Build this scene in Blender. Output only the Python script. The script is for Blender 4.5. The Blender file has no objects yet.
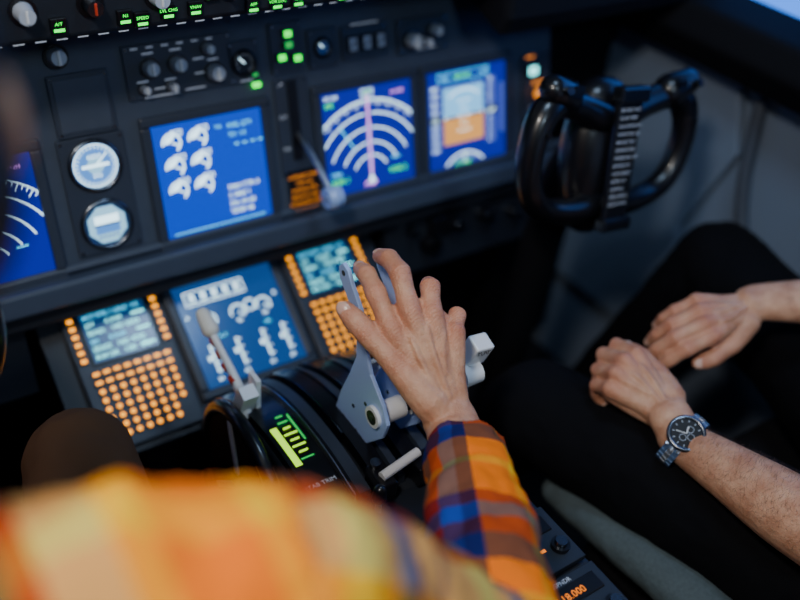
import bpy, math, random
import numpy as np
from mathutils import Vector, Matrix, Euler, noise
random.seed(4)
V=Vector
# ---------------------------------------------------------------- materials
MATS={}
def mat(name,col,rough=.5,metal=0,em=None,st=0,noise_s=0,noise_a=0,bump=0,bscale=200,sss=0,coat=0,spec=.5):
    if name in MATS: return MATS[name]
    m=bpy.data.materials.new(name); m.use_nodes=True; nt=m.node_tree; b=nt.nodes['Principled BSDF']
    b.inputs['Base Color'].default_value=(*col,1); b.inputs['Roughness'].default_value=rough; b.inputs['Metallic'].default_value=metal
    b.inputs['Specular IOR Level'].default_value=spec
    if coat: b.inputs['Coat Weight'].default_value=coat
    if em: b.inputs['Emission Color'].default_value=(*em,1); b.inputs['Emission Strength'].default_value=st
    tc=nt.nodes.new('ShaderNodeTexCoord')
    if noise_a:
        n=nt.nodes.new('ShaderNodeTexNoise'); n.inputs['Scale'].default_value=noise_s; n.inputs['Detail'].default_value=4
        nt.links.new(tc.outputs['Object'],n.inputs['Vector'])
        mx=nt.nodes.new('ShaderNodeMix'); mx.data_type='RGBA'
        mx.inputs[6].default_value=(*[c*(1-noise_a) for c in col],1); mx.inputs[7].default_value=(*[min(1,c*(1+noise_a)) for c in col],1)
        nt.links.new(n.outputs['Fac'],mx.inputs[0]); nt.links.new(mx.outputs[2],b.inputs['Base Color'])
    if bump:
        n2=nt.nodes.new('ShaderNodeTexNoise'); n2.inputs['Scale'].default_value=bscale; n2.inputs['Detail'].default_value=3
        nt.links.new(tc.outputs['Object'],n2.inputs['Vector'])
        bp=nt.nodes.new('ShaderNodeBump'); bp.inputs['Strength'].default_value=bump; bp.inputs['Distance'].default_value=.002
        nt.links.new(n2.outputs['Fac'],bp.inputs['Height']); nt.links.new(bp.outputs[0],b.inputs['Normal'])
    if sss:
        b.inputs['Subsurface Weight'].default_value=sss; b.inputs['Subsurface Radius'].default_value=(.012,.004,.002); b.inputs['Subsurface Scale'].default_value=1
    MATS[name]=m; return m
PANEL=mat('panel_grey',(.050,.067,.104),.5,noise_s=60,noise_a=.15,bump=.1,bscale=900)
PANEL2=mat('panel_dark',(.013,.017,.026),.45,noise_s=60,noise_a=.15,bump=.1,bscale=900)
BLACK=mat('black_plastic',(.005,.005,.007),.3,coat=.2)
BEZEL=mat('bezel',(.035,.046,.072),.4)
LEDGE=mat('ledge_grey',(.048,.066,.104),.42,noise_s=40,noise_a=.1)
RUB=mat('matte_black',(.004,.004,.006),.8,bump=.2,bscale=400,spec=.2)
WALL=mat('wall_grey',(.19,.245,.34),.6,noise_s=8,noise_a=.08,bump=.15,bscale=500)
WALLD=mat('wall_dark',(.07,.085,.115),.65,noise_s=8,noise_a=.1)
CARPET=mat('carpet',(.015,.015,.019),.95,noise_s=90,noise_a=.5,bump=.6,bscale=700,spec=.1)
SILVER=mat('silver',(.5,.54,.6),.3,1)
STEEL=mat('steel_dark',(.2,.22,.26),.25,1)
STEELB=mat('watch_steel',(.50,.55,.63),.25,.8)
WHITEP=mat('white_plastic',(.85,.86,.86),.3)
CREAM=mat('cream',(.78,.75,.66),.4)
KNOB=mat('knob_grey',(.46,.51,.60),.4)
LBLUE=mat('lever_blue_metal',(.40,.56,.95),.32,.1)
RED=mat('red_paint',(.6,.05,.02),.4)
ORANGEP=mat('orange_placard',(.55,.22,.04),.5,em=(1,.30,.02),st=1.2)
LABEL=mat('label_white',(.55,.58,.62),.6,em=(.6,.7,.9),st=.18)
SCR=mat('screen_blue',(.004,.01,.03),.2,em=(.001,.052,.62),st=1.2)
SCR2=mat('screen_deep_blue',(.004,.006,.03),.2,em=(.004,.012,.36),st=1.1)
SCR3=mat('screen_teal_blue',(.004,.010,.025),.2,em=(.001,.062,.27),st=1.0)
SCRC=mat('screen_cdu',(.004,.010,.02),.2,em=(.001,.055,.20),st=.85)
LW=mat('line_white',(.1,.1,.1),.5,em=(.58,.86,1),st=3.1)
LC=mat('line_cyan',(.1,.1,.1),.5,em=(.08,.70,1),st=2.6)
LT=mat('line_mint',(.1,.1,.1),.5,em=(.22,.92,.95),st=3.0)
LM=mat('line_magenta',(.1,.1,.1),.5,em=(.85,.36,1),st=2.6)
LG=mat('line_green',(.02,.1,.02),.5,em=(.01,1,.06),st=2.8)
LGD=mat('green_dim',(.02,.1,.02),.5,em=(.02,.7,.12),st=.9)
YG=mat('yellow_green',(.1,.1,.02),.5,em=(.50,1,.02),st=1.7)
AMB=mat('amber_key',(.2,.08,.01),.5,em=(1,.34,.0),st=2.8)
AMT=mat('amber_digits',(.2,.08,.01),.5,em=(1,.22,.0),st=1.5)
SKY=mat('attitude_sky',(.05,.1,.1),.3,em=(.18,.56,1),st=1.5)
EARTH=mat('attitude_earth',(.1,.08,.03),.3,em=(.95,.42,.10),st=1.1)
TAPE=mat('tape_grey',(.05,.06,.1),.3,em=(.10,.17,.75),st=.8)
GFACE=mat('gauge_face',(.05,.08,.12),.3,em=(.10,.36,1),st=1.0)
GFACE2=mat('gauge_face_pale',(.05,.08,.12),.3,em=(.34,.72,1),st=1.3)
GLASSY=mat('gauge_glass_dark',(.01,.015,.03),.1,em=(.01,.05,.2),st=.5)
WIN=mat('window_glow',(.1,.2,.4),.2,em=(.03,.22,1),st=1.8)
WIN2=mat('window_dusk',(.02,.04,.08),.2,em=(.03,.09,.3),st=.5)
TROUS=mat('trouser_black',(.0035,.0035,.005),.9,bump=.4,bscale=900,spec=.15)
TROUSB=mat('trouser_brown',(.13,.062,.030),.9,bump=.4,bscale=900,spec=.15)
WSHIRT=mat('white_shirt',(.7,.72,.75),.8)
SEATF=mat('seat_fabric',(.075,.10,.108),.9,noise_s=200,noise_a=.3,bump=.5,bscale=500)
SEATB=mat('seat_black',(.006,.006,.008),.8,bump=.3,bscale=500,spec=.2)
HAIR=mat('hair_dark',(.012,.009,.008),.6,noise_s=120,noise_a=.5,bump=1,bscale=300)
ARMH=mat('arm_hair',(.10,.05,.03),.6)
NAIL=mat('nail',(.70,.42,.32),.25,sss=.2)
EYEW=mat('eye_white',(.7,.7,.68),.2); EYED=mat('eye_iris',(.05,.03,.02),.2); LIP=mat('lips',(.45,.16,.13),.4)
SHOE=mat('shoe_leather',(.01,.01,.01),.3)
LEATHER=mat('watch_blue_steel',(.20,.33,.60),.25,.65)
def skin_mat():
    m=mat('skin',(.60,.36,.25),.44,sss=.12); nt=m.node_tree; b=nt.nodes['Principled BSDF']; N=nt.nodes.new; Lk=nt.links.new
    tc=N('ShaderNodeTexCoord'); n=N('ShaderNodeTexNoise'); n.inputs['Scale'].default_value=45; n.inputs['Detail'].default_value=5
    Lk(tc.outputs['Object'],n.inputs['Vector'])
    r=N('ShaderNodeValToRGB'); r.color_ramp.elements[0].position=.3; r.color_ramp.elements[0].color=(.50,.225,.125,1); r.color_ramp.elements[1].position=.7; r.color_ramp.elements[1].color=(.69,.385,.24,1)
    Lk(n.outputs['Fac'],r.inputs[0])
    a=N('ShaderNodeAttribute'); a.attribute_name='red'
    mx=N('ShaderNodeMix'); mx.data_type='RGBA'; mx.inputs[7].default_value=(.58,.16,.09,1); Lk(a.outputs['Fac'],mx.inputs[0]); Lk(r.outputs[0],mx.inputs[6]); Lk(mx.outputs[2],b.inputs['Base Color'])
    v=N('ShaderNodeTexVoronoi'); v.inputs['Scale'].default_value=620; Lk(tc.outputs['Object'],v.inputs['Vector'])
    n2=N('ShaderNodeTexNoise'); n2.inputs['Scale'].default_value=140; n2.inputs['Detail'].default_value=7; Lk(tc.outputs['Object'],n2.inputs['Vector'])
    ad=N('ShaderNodeMath'); ad.operation='MULTIPLY_ADD'; ad.inputs[1].default_value=.35; Lk(v.outputs['Distance'],ad.inputs[0]); Lk(n2.outputs['Fac'],ad.inputs[2])
    wv=N('ShaderNodeTexWave'); wv.bands_direction='Y'; wv.inputs['Scale'].default_value=110; wv.inputs['Distortion'].default_value=5; wv.inputs['Detail'].default_value=2; wv.inputs['Detail Scale'].default_value=2; Lk(tc.outputs['Object'],wv.inputs['Vector'])
    w1=N('ShaderNodeMath'); w1.operation='MULTIPLY'; Lk(wv.outputs['Fac'],w1.inputs[0]); Lk(a.outputs['Fac'],w1.inputs[1])
    w2=N('ShaderNodeMath'); w2.operation='MULTIPLY_ADD'; w2.inputs[1].default_value=.9; Lk(w1.outputs[0],w2.inputs[0]); Lk(ad.outputs[0],w2.inputs[2])
    bp=N('ShaderNodeBump'); bp.inputs['Strength'].default_value=.55; bp.inputs['Distance'].default_value=.0022; Lk(w2.outputs[0],bp.inputs['Height']); Lk(bp.outputs[0],b.inputs['Normal'])
    return m
SKIN=skin_mat()
O=(1,.20,.004,1);Y=(1,.52,.01,1);NV=(.004,.010,.10,1);MR=(.20,.010,.010,1);BL=(.012,.055,.38,1);CR=(.50,.58,.50,1)
def plaid_mat(name,ramps):
    m=mat(name,(.6,.3,.1),.85,spec=.2); nt=m.node_tree; b=nt.nodes['Principled BSDF']; N=nt.nodes.new; Lk=nt.links.new
    outs=[]
    for at,rp in zip(('pu','pv'),ramps):
        a=N('ShaderNodeAttribute'); a.attribute_name=at
        mm=N('ShaderNodeMath'); mm.operation='MULTIPLY'; mm.inputs[1].default_value=1/.17; Lk(a.outputs['Fac'],mm.inputs[0])
        fr=N('ShaderNodeMath'); fr.operation='FRACT'; Lk(mm.outputs[0],fr.inputs[0])
        r=N('ShaderNodeValToRGB'); cr=r.color_ramp; cr.interpolation='CONSTANT'
        cr.elements[0].position=0; cr.elements[0].color=rp[0][1]; cr.elements[1].position=rp[1][0]; cr.elements[1].color=rp[1][1]
        for p,c in rp[2:]:
            e=cr.elements.new(p); e.color=c
        Lk(fr.outputs[0],r.inputs[0]); outs.append(r)
    mx=N('ShaderNodeMix'); mx.data_type='RGBA'; mx.inputs[0].default_value=.5; Lk(outs[0].outputs[0],mx.inputs[6]); Lk(outs[1].outputs[0],mx.inputs[7])
    ml=N('ShaderNodeMix'); ml.data_type='RGBA'; ml.blend_type='MULTIPLY'; ml.inputs[0].default_value=1; Lk(outs[0].outputs[0],ml.inputs[6]); Lk(outs[1].outputs[0],ml.inputs[7])
    ga=N('ShaderNodeGamma'); ga.inputs[1].default_value=.5; Lk(ml.outputs[2],ga.inputs[0])
    m3=N('ShaderNodeMix'); m3.data_type='RGBA'; m3.inputs[0].default_value=.7; Lk(mx.outputs[2],m3.inputs[6]); Lk(ga.outputs[0],m3.inputs[7])
    Lk(m3.outputs[2],b.inputs['Base Color'])
    tc=N('ShaderNodeTexCoord'); n2=N('ShaderNodeTexNoise'); n2.inputs['Scale'].default_value=600; Lk(tc.outputs['Object'],n2.inputs['Vector'])
    bp=N('ShaderNodeBump'); bp.inputs['Strength'].default_value=.4; bp.inputs['Distance'].default_value=.001; Lk(n2.outputs['Fac'],bp.inputs['Height']); Lk(bp.outputs[0],b.inputs['Normal'])
    return m
PLAID=plaid_mat('plaid_flannel',[[(0,CR),(.07,Y),(.18,O),(.48,Y),(.57,O),(.66,NV),(.78,MR),(.86,CR)],[(0,O),(.26,Y),(.42,O),(.56,NV),(.66,MR),(.74,O),(.88,MR),(.93,O)]])
PLAID2=plaid_mat('plaid_flannel_sleeve',[[(0,O),(.14,Y),(.20,O),(.34,NV),(.50,MR),(.62,BL),(.74,NV),(.84,O)],[(0,O),(.18,Y),(.25,O),(.42,NV),(.58,MR),(.72,BL),(.84,MR),(.93,O)]])
# ---------------------------------------------------------------- geometry helpers
COL=bpy.context.scene.collection
def empty(name,loc=(0,0,0)):
    e=bpy.data.objects.new(name,None); e.empty_display_size=.05; e.location=loc; COL.objects.link(e); return e
def catmull(P,sub):
    P=[np.array(p,float) for p in P]
    if sub<=1 or len(P)<3: return P
    Q=[2*P[0]-P[1]]+P+[2*P[-1]-P[-2]]; out=[]
    for i in range(1,len(Q)-2):
        for k in range(sub):
            t=k/sub; a,b,c,d=Q[i-1],Q[i],Q[i+1],Q[i+2]
            out.append(.5*((2*b)+(-a+c)*t+(2*a-5*b+4*c-d)*t*t+(-a+3*b-3*c+d)*t**3))
    out.append(P[-1]); return out
TCACHE={}
def textmesh(s):
    if s in TCACHE: return TCACHE[s]
    cu=bpy.data.curves.new('tmp','FONT'); cu.body=s; cu.size=1; cu.resolution_u=2
    o=bpy.data.objects.new('tmp',cu); COL.objects.link(o)
    dg=bpy.context.evaluated_depsgraph_get(); me=bpy.data.meshes.new_from_object(o.evaluated_get(dg))
    vs=[(v.co.x,v.co.y) for v in me.vertices]; fs=[tuple(p.vertices) for p in me.polygons]
    bpy.data.objects.remove(o); bpy.data.curves.remove(cu); bpy.data.meshes.remove(me)
    w=max([v[0] for v in vs] or [0]); TCACHE[s]=(vs,fs,w); return TCACHE[s]
class Geo:
    def __init__(s,M=None): s.M=M or Matrix(); s.v=[];s.f=[];s.mi=[];s.sm=[];s.mats=[]
    def _m(s,m):
        if m not in s.mats: s.mats.append(m)
        return s.mats.index(m)
    def add(s,vs,fs,m,smooth=False):
        o=len(s.v); s.v+=[tuple(s.M@V(v)) for v in vs]; k=s._m(m)
        for f in fs: s.f.append(tuple(i+o for i in f)); s.mi.append(k); s.sm.append(smooth)
    def box(s,c,d,m,R=None):
        x,y,z=[a/2 for a in d]; vs=[V((i*x,j*y,k*z)) for i in(-1,1) for j in(-1,1) for k in(-1,1)]
        if R is not None: vs=[R@v for v in vs]
        vs=[v+V(c) for v in vs]
        s.add(vs,[(0,1,3,2),(4,6,7,5),(0,4,5,1),(2,3,7,6),(0,2,6,4),(1,5,7,3)],m)
    def cyl(s,a,b,r0,r1=None,m=None,n=20,cap=True):
        r1=r0 if r1 is None else r1; a=V(a);b=V(b);t=(b-a).normalized(); x=t.orthogonal().normalized(); y=t.cross(x)
        vs=[];
        for p,r in((a,r0),(b,r1)):
            for i in range(n): th=2*math.pi*i/n; vs.append(p+x*r*math.cos(th)+y*r*math.sin(th))
        s.add(vs,[(i,(i+1)%n,n+(i+1)%n,n+i) for i in range(n)],m,True)
        if cap: s.add(vs,[tuple(range(n-1,-1,-1)),tuple(range(n,2*n))],m)
    def tube(s,P,rw,rt=None,nrm=(0,0,1),m=None,n=16,sub=1,k=4,capf=1):
        rw=[rw]*len(P) if not hasattr(rw,'__len__') else list(rw)
        rt=rw if rt is None else ([rt]*len(P) if not hasattr(rt,'__len__') else list(rt))
        A=[np.concatenate([np.array(p,float),[a,b]]) for p,a,b in zip(P,rw,rt)]
        A=catmull(A,sub); Pn=[V(a[:3]) for a in A]; W=[a[3] for a in A]; T=[a[4] for a in A]
        rings=[]; nn=V(nrm).normalized()
        def fr(i):
            t=(Pn[min(i+1,len(Pn)-1)]-Pn[max(i-1,0)]).normalized(); sd=nn.cross(t)
            if sd.length<.05: sd=t.orthogonal()
            sd.normalize(); return t,sd,t.cross(sd)
        t,sd,th=fr(0); r=min(W[0],T[0])
        for j in range(k): a=math.pi/2*(1-j/k); rings.append((Pn[0]-t*r*math.sin(a),sd,th,max(.03,math.cos(a)),W[0],T[0]))
        for i in range(len(Pn)): t,sd,th=fr(i); rings.append((Pn[i],sd,th,1,W[i],T[i]))
        r=min(W[-1],T[-1])*capf
        for j in range(1,k+1): a=math.pi/2*j/k; rings.append((Pn[-1]+t*r*math.sin(a),sd,th,max(.03,math.cos(a)),W[-1],T[-1]))
        vs=[]
        for c,sd,th,q,w,tt in rings:
            for i in range(n): an=2*math.pi*i/n; vs.append(c+sd*w*q*math.cos(an)+th*tt*q*math.sin(an))
        fs=[]
        for j in range(len(rings)-1):
            for i in range(n): fs.append((j*n+i,j*n+(i+1)%n,(j+1)*n+(i+1)%n,(j+1)*n+i))
        L=len(rings)-1
        s.add(vs,fs+[tuple(range(n-1,-1,-1)),tuple(L*n+i for i in range(n))],m,True)
    def ell(s,c,r,m=None,R=None,n=20,h=12):
        vs=[];fs=[]
        for j in range(h+1):
            ph=math.pi*j/h
            for i in range(n):
                th=2*math.pi*i/n; p=V((r[0]*max(.01,math.sin(ph))*math.cos(th),r[1]*max(.01,math.sin(ph))*math.sin(th),r[2]*math.cos(ph)))
                vs.append((R@p if R is not None else p)+V(c))
        for j in range(h):
            for i in range(n): fs.append((j*n+i,(j+1)*n+i,(j+1)*n+(i+1)%n,j*n+(i+1)%n))
        s.add(vs,fs+[tuple(range(n)),tuple(h*n+i for i in range(n-1,-1,-1))],m,True)
    def torus(s,c,ax,R,r,m,n=40,k=10,squash=1):
        ax=V(ax).normalized(); x=ax.orthogonal().normalized(); y=ax.cross(x); vs=[];fs=[]
        for i in range(n):
            a=2*math.pi*i/n; d=x*math.cos(a)+y*math.sin(a)
            for j in range(k): b=2*math.pi*j/k; vs.append(V(c)+d*(R+r*math.cos(b))+ax*r*squash*math.sin(b))
        for i in range(n):
            for j in range(k): fs.append((i*k+j,((i+1)%n)*k+j,((i+1)%n)*k+(j+1)%k,i*k+(j+1)%k))
        s.add(vs,fs,m,True)
    def prism(s,poly,d0,d1,m,ax=0):
        def p(a,b,d): return {0:(d,a,b),1:(a,d,b),2:(a,b,d)}[ax]
        n=len(poly); vs=[p(a,b,d0) for a,b in poly]+[p(a,b,d1) for a,b in poly]
        s.add(vs,[tuple(range(n)),tuple(range(2*n-1,n-1,-1))]+[(i,n+i,n+(i+1)%n,(i+1)%n) for i in range(n)],m)
    def rect(s,u,v,w,h,z,m): s.add([(u-w/2,v-h/2,z),(u+w/2,v-h/2,z),(u+w/2,v+h/2,z),(u-w/2,v+h/2,z)],[(0,1,2,3)],m)
    def poly(s,pts,z,m): s.add([(a,b,z) for a,b in pts],[tuple(range(len(pts)))],m)
    def frame(s,u,v,w,h,t,z,m):
        for a,b,c,d in((u,v+h/2,w+t,t),(u,v-h/2,w+t,t),(u-w/2,v,t,h),(u+w/2,v,t,h)): s.rect(a,b,c,d,z,m)
    def arc(s,u,v,r,t,a0,a1,z,m,n=24):
        vs=[];
        for i in range(n+1):
            a=math.radians(a0+(a1-a0)*i/n)
            for q in(r-t/2,r+t/2): vs.append((u+q*math.cos(a),v+q*math.sin(a),z))
        s.add(vs,[(2*i,2*i+1,2*i+3,2*i+2) for i in range(n)],m)
    def disc(s,u,v,r,z,m,n=24): s.poly([(u+r*math.cos(2*math.pi*i/n),v+r*math.sin(2*math.pi*i/n)) for i in range(n)],z,m)
    def line(s,a,b,t,z,m):
        a=V((*a,0));b=V((*b,0));d=(b-a).normalized(); p=V((-d.y,d.x,0))*t/2
        s.poly([(q.x,q.y) for q in(a-p,b-p,b+p,a+p)],z,m)
    def text(s,tx,u,v,size,z,m,al='L'):
        vs,fs,w=textmesh(tx); o={'L':0,'C':-w/2,'R':-w}[al]
        s.add([(u+(a+o)*size,v+b*size,z) for a,b in vs],fs,m)
    def mesh(s,name):
        me=bpy.data.meshes.new(name); me.from_pydata(s.v,[],s.f); me.update()
        for m in s.mats: me.materials.append(m)
        me.polygons.foreach_set('material_index',s.mi); me.polygons.foreach_set('use_smooth',s.sm); return me
    def done(s,name,parent=None,bevel=0,seg=2):
        me=s.mesh(name); o=bpy.data.objects.new(name,me); COL.objects.link(o)
        if parent is not None: o.parent=parent; o.matrix_parent_inverse=Matrix.Translation(-V(parent.location))
        if bevel:
            b=o.modifiers.new('b','BEVEL'); b.width=bevel; b.segments=seg; b.limit_method='ANGLE'; b.angle_limit=math.radians(50)
        return o
    def organic(s,name,parent,voxel,smooth=6,material=None,disp=0,dsize=.08,factor=.5):
        me=s.mesh(name); o=bpy.data.objects.new('tmp',me); COL.objects.link(o)
        r=o.modifiers.new('r','REMESH'); r.mode='VOXEL'; r.voxel_size=voxel; r.use_smooth_shade=True
        if smooth: sm=o.modifiers.new('s','SMOOTH'); sm.iterations=smooth; sm.factor=factor
        if disp:
            tx=bpy.data.textures.new(name+'_folds','CLOUDS'); tx.noise_scale=dsize; tx.noise_depth=2
            d=o.modifiers.new('d','DISPLACE'); d.texture=tx; d.strength=disp; d.mid_level=.5; d.texture_coords='LOCAL'
        dg=bpy.context.evaluated_depsgraph_get(); m2=bpy.data.meshes.new_from_object(o.evaluated_get(dg)); bpy.data.objects.remove(o); bpy.data.meshes.remove(me)
        m2.materials.clear(); m2.materials.append(material); m2.name=name
        m2.polygons.foreach_set('use_smooth',[True]*len(m2.polygons)); m2.polygons.foreach_set('material_index',[0]*len(m2.polygons))
        o=bpy.data.objects.new(name,m2); COL.objects.link(o)
        if parent is not None: o.parent=parent; o.matrix_parent_inverse=Matrix.Translation(-V(parent.location))
        return o
def coords(me):
    a=np.empty(len(me.vertices)*3); me.vertices.foreach_get('co',a); return a.reshape(-1,3)
def setattr_f(me,name,vals):
    at=me.attributes.new(name,'FLOAT','POINT'); at.data.foreach_set('value',np.asarray(vals,dtype=np.float32))
def frameM(c,X,U):
    X=V(X);U=V(U);N=X.cross(U); return Matrix(((X.x,U.x,N.x,c[0]),(X.y,U.y,N.y,c[1]),(X.z,U.z,N.z,c[2]),(0,0,0,1)))
t1=math.radians(15); t2=.9725
M1=frameM((0,0,.8),(1,0,0),(0,math.sin(t1),math.cos(t1)))
M2=frameM((0,-.0796,.5628),(1,0,0),(0,math.sin(t2),math.cos(t2)))
# ---------------------------------------------------------------- room shell
def slab(name,c,d,m,parent=None):
    g=Geo(); g.box(c,d,m); return g.done(name,parent)
slab('floor',(0,-.65,-.02),(2.1,2.7,.04),CARPET)
slab('ceiling',(0,-.65,2.12),(2.1,2.7,.04),WALLD)
slab('wall_back',(0,-2.02,1.05),(2.1,.04,2.1),WALLD)
slab('wall_front',(0,.68,.55),(2.1,.04,1.1),PANEL2)
for sx,nm in((1,'right'),(-1,'left')):
    g=Geo(); X=.97*sx
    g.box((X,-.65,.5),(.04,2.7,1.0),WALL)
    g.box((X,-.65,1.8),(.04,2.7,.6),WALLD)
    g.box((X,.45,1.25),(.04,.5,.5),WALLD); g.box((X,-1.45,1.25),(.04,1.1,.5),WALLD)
    g.done('wall_'+nm)
    g=Geo(); g.box((X,-.35,1.25),(.012,1.1,.5),WIN if sx>0 else WIN2); 
    for y in(.2,-.35,-.9): g.box((X-.01*sx,y,1.25),(.05,.04,.5),RUB)
    g.done('window_1' if sx>0 else 'window_2')
    g=Geo(); g.prism([(.945*sx,.885),(.945*sx,1.02),(.86*sx,1.00),(.84*sx,.95),(.87*sx,.90)],-1.2,.25,RUB,ax=1); g.done('trim_1' if sx>0 else 'trim_2',bevel=.01)
    g=Geo()
    g.prism([(.16,.885),(-.215,.885),(-.26,.75),(-.19,.55),(-.21,.25),(.16,.25)],.93*sx,.949*sx,WALL,ax=0)
    g.done('trim_3' if sx>0 else 'trim_4',bevel=.006)
g=Geo(); 
for sx in(-1,1): g.add([(.03*sx,.66,1.12),(.93*sx,.60,1.12),(.93*sx,.30,1.75),(.03*sx,.36,1.75)],[(0,1,2,3)],WIN2)
g.box((0,.5,1.43),(.06,.05,.72),RUB,Euler((.43,0,0)).to_matrix()); g.box((0,.3,1.9),(1.88,.1,.4),WALLD); g.done('window_3')
g=Geo(); g.tube([(.93,-.27,.86),(.925,-.30,.70),(.92,-.36,.60),(.92,-.50,.56)],.012,m=WALLD,sub=5); g.cyl((.948,-.245,.735),(.938,-.245,.735),.004,m=LGD,n=10)
g.done('oxygen_hose')
# ---------------------------------------------------------------- main instrument panel
ip=empty('instrument_panel',(0,0,.8))
g=Geo(M1); g.box((0,.09,-.02),(1.36,.38,.04),PANEL); g.done('panel_plate',ip,.003)
g=Geo(M1)
for (u,v,w,h) in [(-.171,.134,.082,.084),(-.027,.163,.16,.075),(.07,.155,.05,.06),(.142,.165,.055,.075),(.203,.156,.05,.06),(.28,.156,.085,.052),(.392,.152,.10,.055),(.142,.045,.058,.15),(.64,.012,.065,.15),(-.171,.006,.092,.168)]:
    g.box((u,v,.002),(w,h,.006),BEZEL)
    for a in(-1,1):
        for b in(-1,1): g.cyl((u+a*(w/2-.005),v+b*(h/2-.005),.004),(u+a*(w/2-.005),v+b*(h/2-.005),.0062),.0022,m=STEEL,n=8)
g.box((-.171,.134,.005),(.070,.072,.003),PANEL)
g.done('panel_modules',ip,.0012)
g=Geo(M1); g.box((0,-.116,.012),(1.42,.036,.036),LEDGE); g.box((0,-.09,.004),(1.42,.012,.012),PANEL); g.box((0,-.15,-.004),(1.4,.03,.02),PANEL2)
g.done('footrest_ledge',ip,.006,3)
g=Geo(M1)
for sx in(-1,1):
    g.box((sx*.49,-.215,-.035),(.36,.12,.03),PANEL2)
    for u,v,r in((.40,-.225,.020),(.46,-.20,.012),(.53,-.199,.014),(.60,-.21,.012),(.36,-.19,.010)):
        g.cyl((sx*u,v,-.02),(sx*u,v,.004),r,r*.8,m=STEEL if r<.018 else BLACK); g.cyl((sx*u,v,.004),(sx*u,v,.006),r*.7,m=STEEL)
    g.box((sx*.43,-.19,-.01),(.06,.03,.02),BLACK)
g.done('lower_subpanel',ip,.002)
g=Geo(); 
g.box((0,.06,.30),(.40,.06,.58),PANEL2); g.box((0,.30,.75),(1.8,.2,.62),RUB)
for sx in(-1,1): g.box((sx*.45,.12,.28),(.4,.05,.56),RUB); g.box((sx*.80,.10,.62),(.22,.04,1.0),RUB)
g.done('panel_support_structure',ip)
g=Geo(M1); d=Geo(M1)
def knob(g,u,v,r=.011,h=.018,m=KNOB,z=.004):
    g.cyl((u,v,z),(u,v,z+.003),r*1.35,m=BLACK); g.cyl((u,v,z+.003),(u,v,z+h),r,r*.82,m=m); g.box((u,v,z+h),(r*.35,r*1.6,.004),m=WHITEP)
for u,v,r in((-.072,.167,.010),(-.032,.167,.010),(.022,.147,.011),(.015,.182,.007),(-.085,.140,.006),(-.045,.138,.006),(-.193,.200,.011),(.369,.146,.012),(.414,.157,.009),(.395,.14,.007)):
    knob(g,u,v,r*1.1,m=KNOB)
for u,v in((-.072,.187),(-.032,.187),(.022,.166),(-.085,.150),(-.045,.148),(-.062,.138),(.0,.15),(.0,.17)): d.rect(u,v,.016,.0022,.0056,LABEL)
for u,v,w in((-.06,.128,.05),(-.01,.13,.03),(.07,.128,.02),(.392,.13,.05),(.28,.184,.05)): d.rect(u,v,w,.002,.0056,LABEL)
for i in range(6): d.rect(-.09+.022*i,.195,.010,.002,.0056,LABEL)
def rgauge(u,v,r,face,style):
    g.torus((u,v,.006),(0,0,1),r,.0035,STEEL if style else BLACK,32,8); g.cyl((u,v,.0),(u,v,.0055),r,m=BLACK)
    d.disc(u,v,r*.9,.006,face,32)
    if style==1:
        d.arc(u,v,r*.86,.0016,0,360,.0064,LW,40); d.disc(u,v,r*.34,.0064,GFACE2,20)
        for i in range(30): a=math.radians(i*12); d.line((u+r*.68*math.cos(a),v+r*.68*math.sin(a)),(u+r*.83*math.cos(a),v+r*.83*math.sin(a)),.0012,.0064,LW)
        d.rect(u,v,r*1.1,.0045,.0066,LW); d.text('6000',u,v+r*.28,.010,.0068,LW,'C'); d.text('250',u,v-r*.50,.009,.0068,LW,'C'); d.line((u,v),(u+r*.5,v+r*.45),.0022,.0069,LW)
    if style==2:
        d.poly([(u+r*.84*math.cos(math.radians(22.5+45*i)),v+r*.84*math.sin(math.radians(22.5+45*i))) for i in range(8)],.0064,GFACE2)
        d.rect(u,v+r*.22,r*1.0,r*.35,.0068,LW); d.rect(u,v-r*.2,r*1.0,r*.35,.0068,GFACE); d.rect(u,v,r*1.1,.002,.007,GLASSY)
        for i in range(-2,3): d.rect(u+i*.006,v-r*.5,.003,.003,.007,GLASSY)
    if style==0:
        for i in range(10): a=math.radians(i*30-60); d.line((u+r*.65*math.cos(a),v+r*.65*math.sin(a)),(u+r*.85*math.cos(a),v+r*.85*math.sin(a)),.001,.0064,LABEL)
        d.line((u,v),(u-r*.5,v+r*.5),.0015,.0066,LW)
rgauge(-.171,.049,.0345,GFACE,1); rgauge(-.171,-.037,.0345,GLASSY,2)
rgauge(.070,.153,.017,PANEL2,0); rgauge(.203,.157,.013,GLASSY,0)
for u,v in((.142,.186),(.129,.153),(.155,.149),(.142,.170)):
    g.box((u,v,.008),(.015,.012,.008),BLACK); d.rect(u,v,.012,.009,.0123,LG if v!=.170 else LGD)
    d.text('GEAR' if v==.186 else 'DN',u,v-.0015,.0035,.0125,BLACK,'C')
d.rect(.085,.119,.014,.008,.0062,LG); d.rect(.085,.134,.008,.004,.0062,LGD)
for i in range(3): g.box((.255+i*.026,.155,.007),(.019,.026,.006),BLACK); d.rect(.255+i*.026,.155,.014,.020,.0103,KNOB); d.line((.25+i*.026,.15),(.26+i*.026,.16),.002,.0105,BLACK)
g.box((.628,.058,.008),(.026,.022,.008),BLACK); d.rect(.628,.058,.02,.015,.0122,LT); knob(g,.645,.014,.010,m=ORANGEP); knob(g,.645,-.030,.009)
d.rect(.645,.034,.03,.004,.006,ORANGEP); d.rect(.64,-.01,.03,.003,.006,LABEL); d.rect(.625,.082,.02,.003,.006,ORANGEP)
g.box((.142,.055,.006),(.016,.125,.004),BLACK); g.box((.146,-.062,.006),(.052,.076,.006),BLACK)
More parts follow.
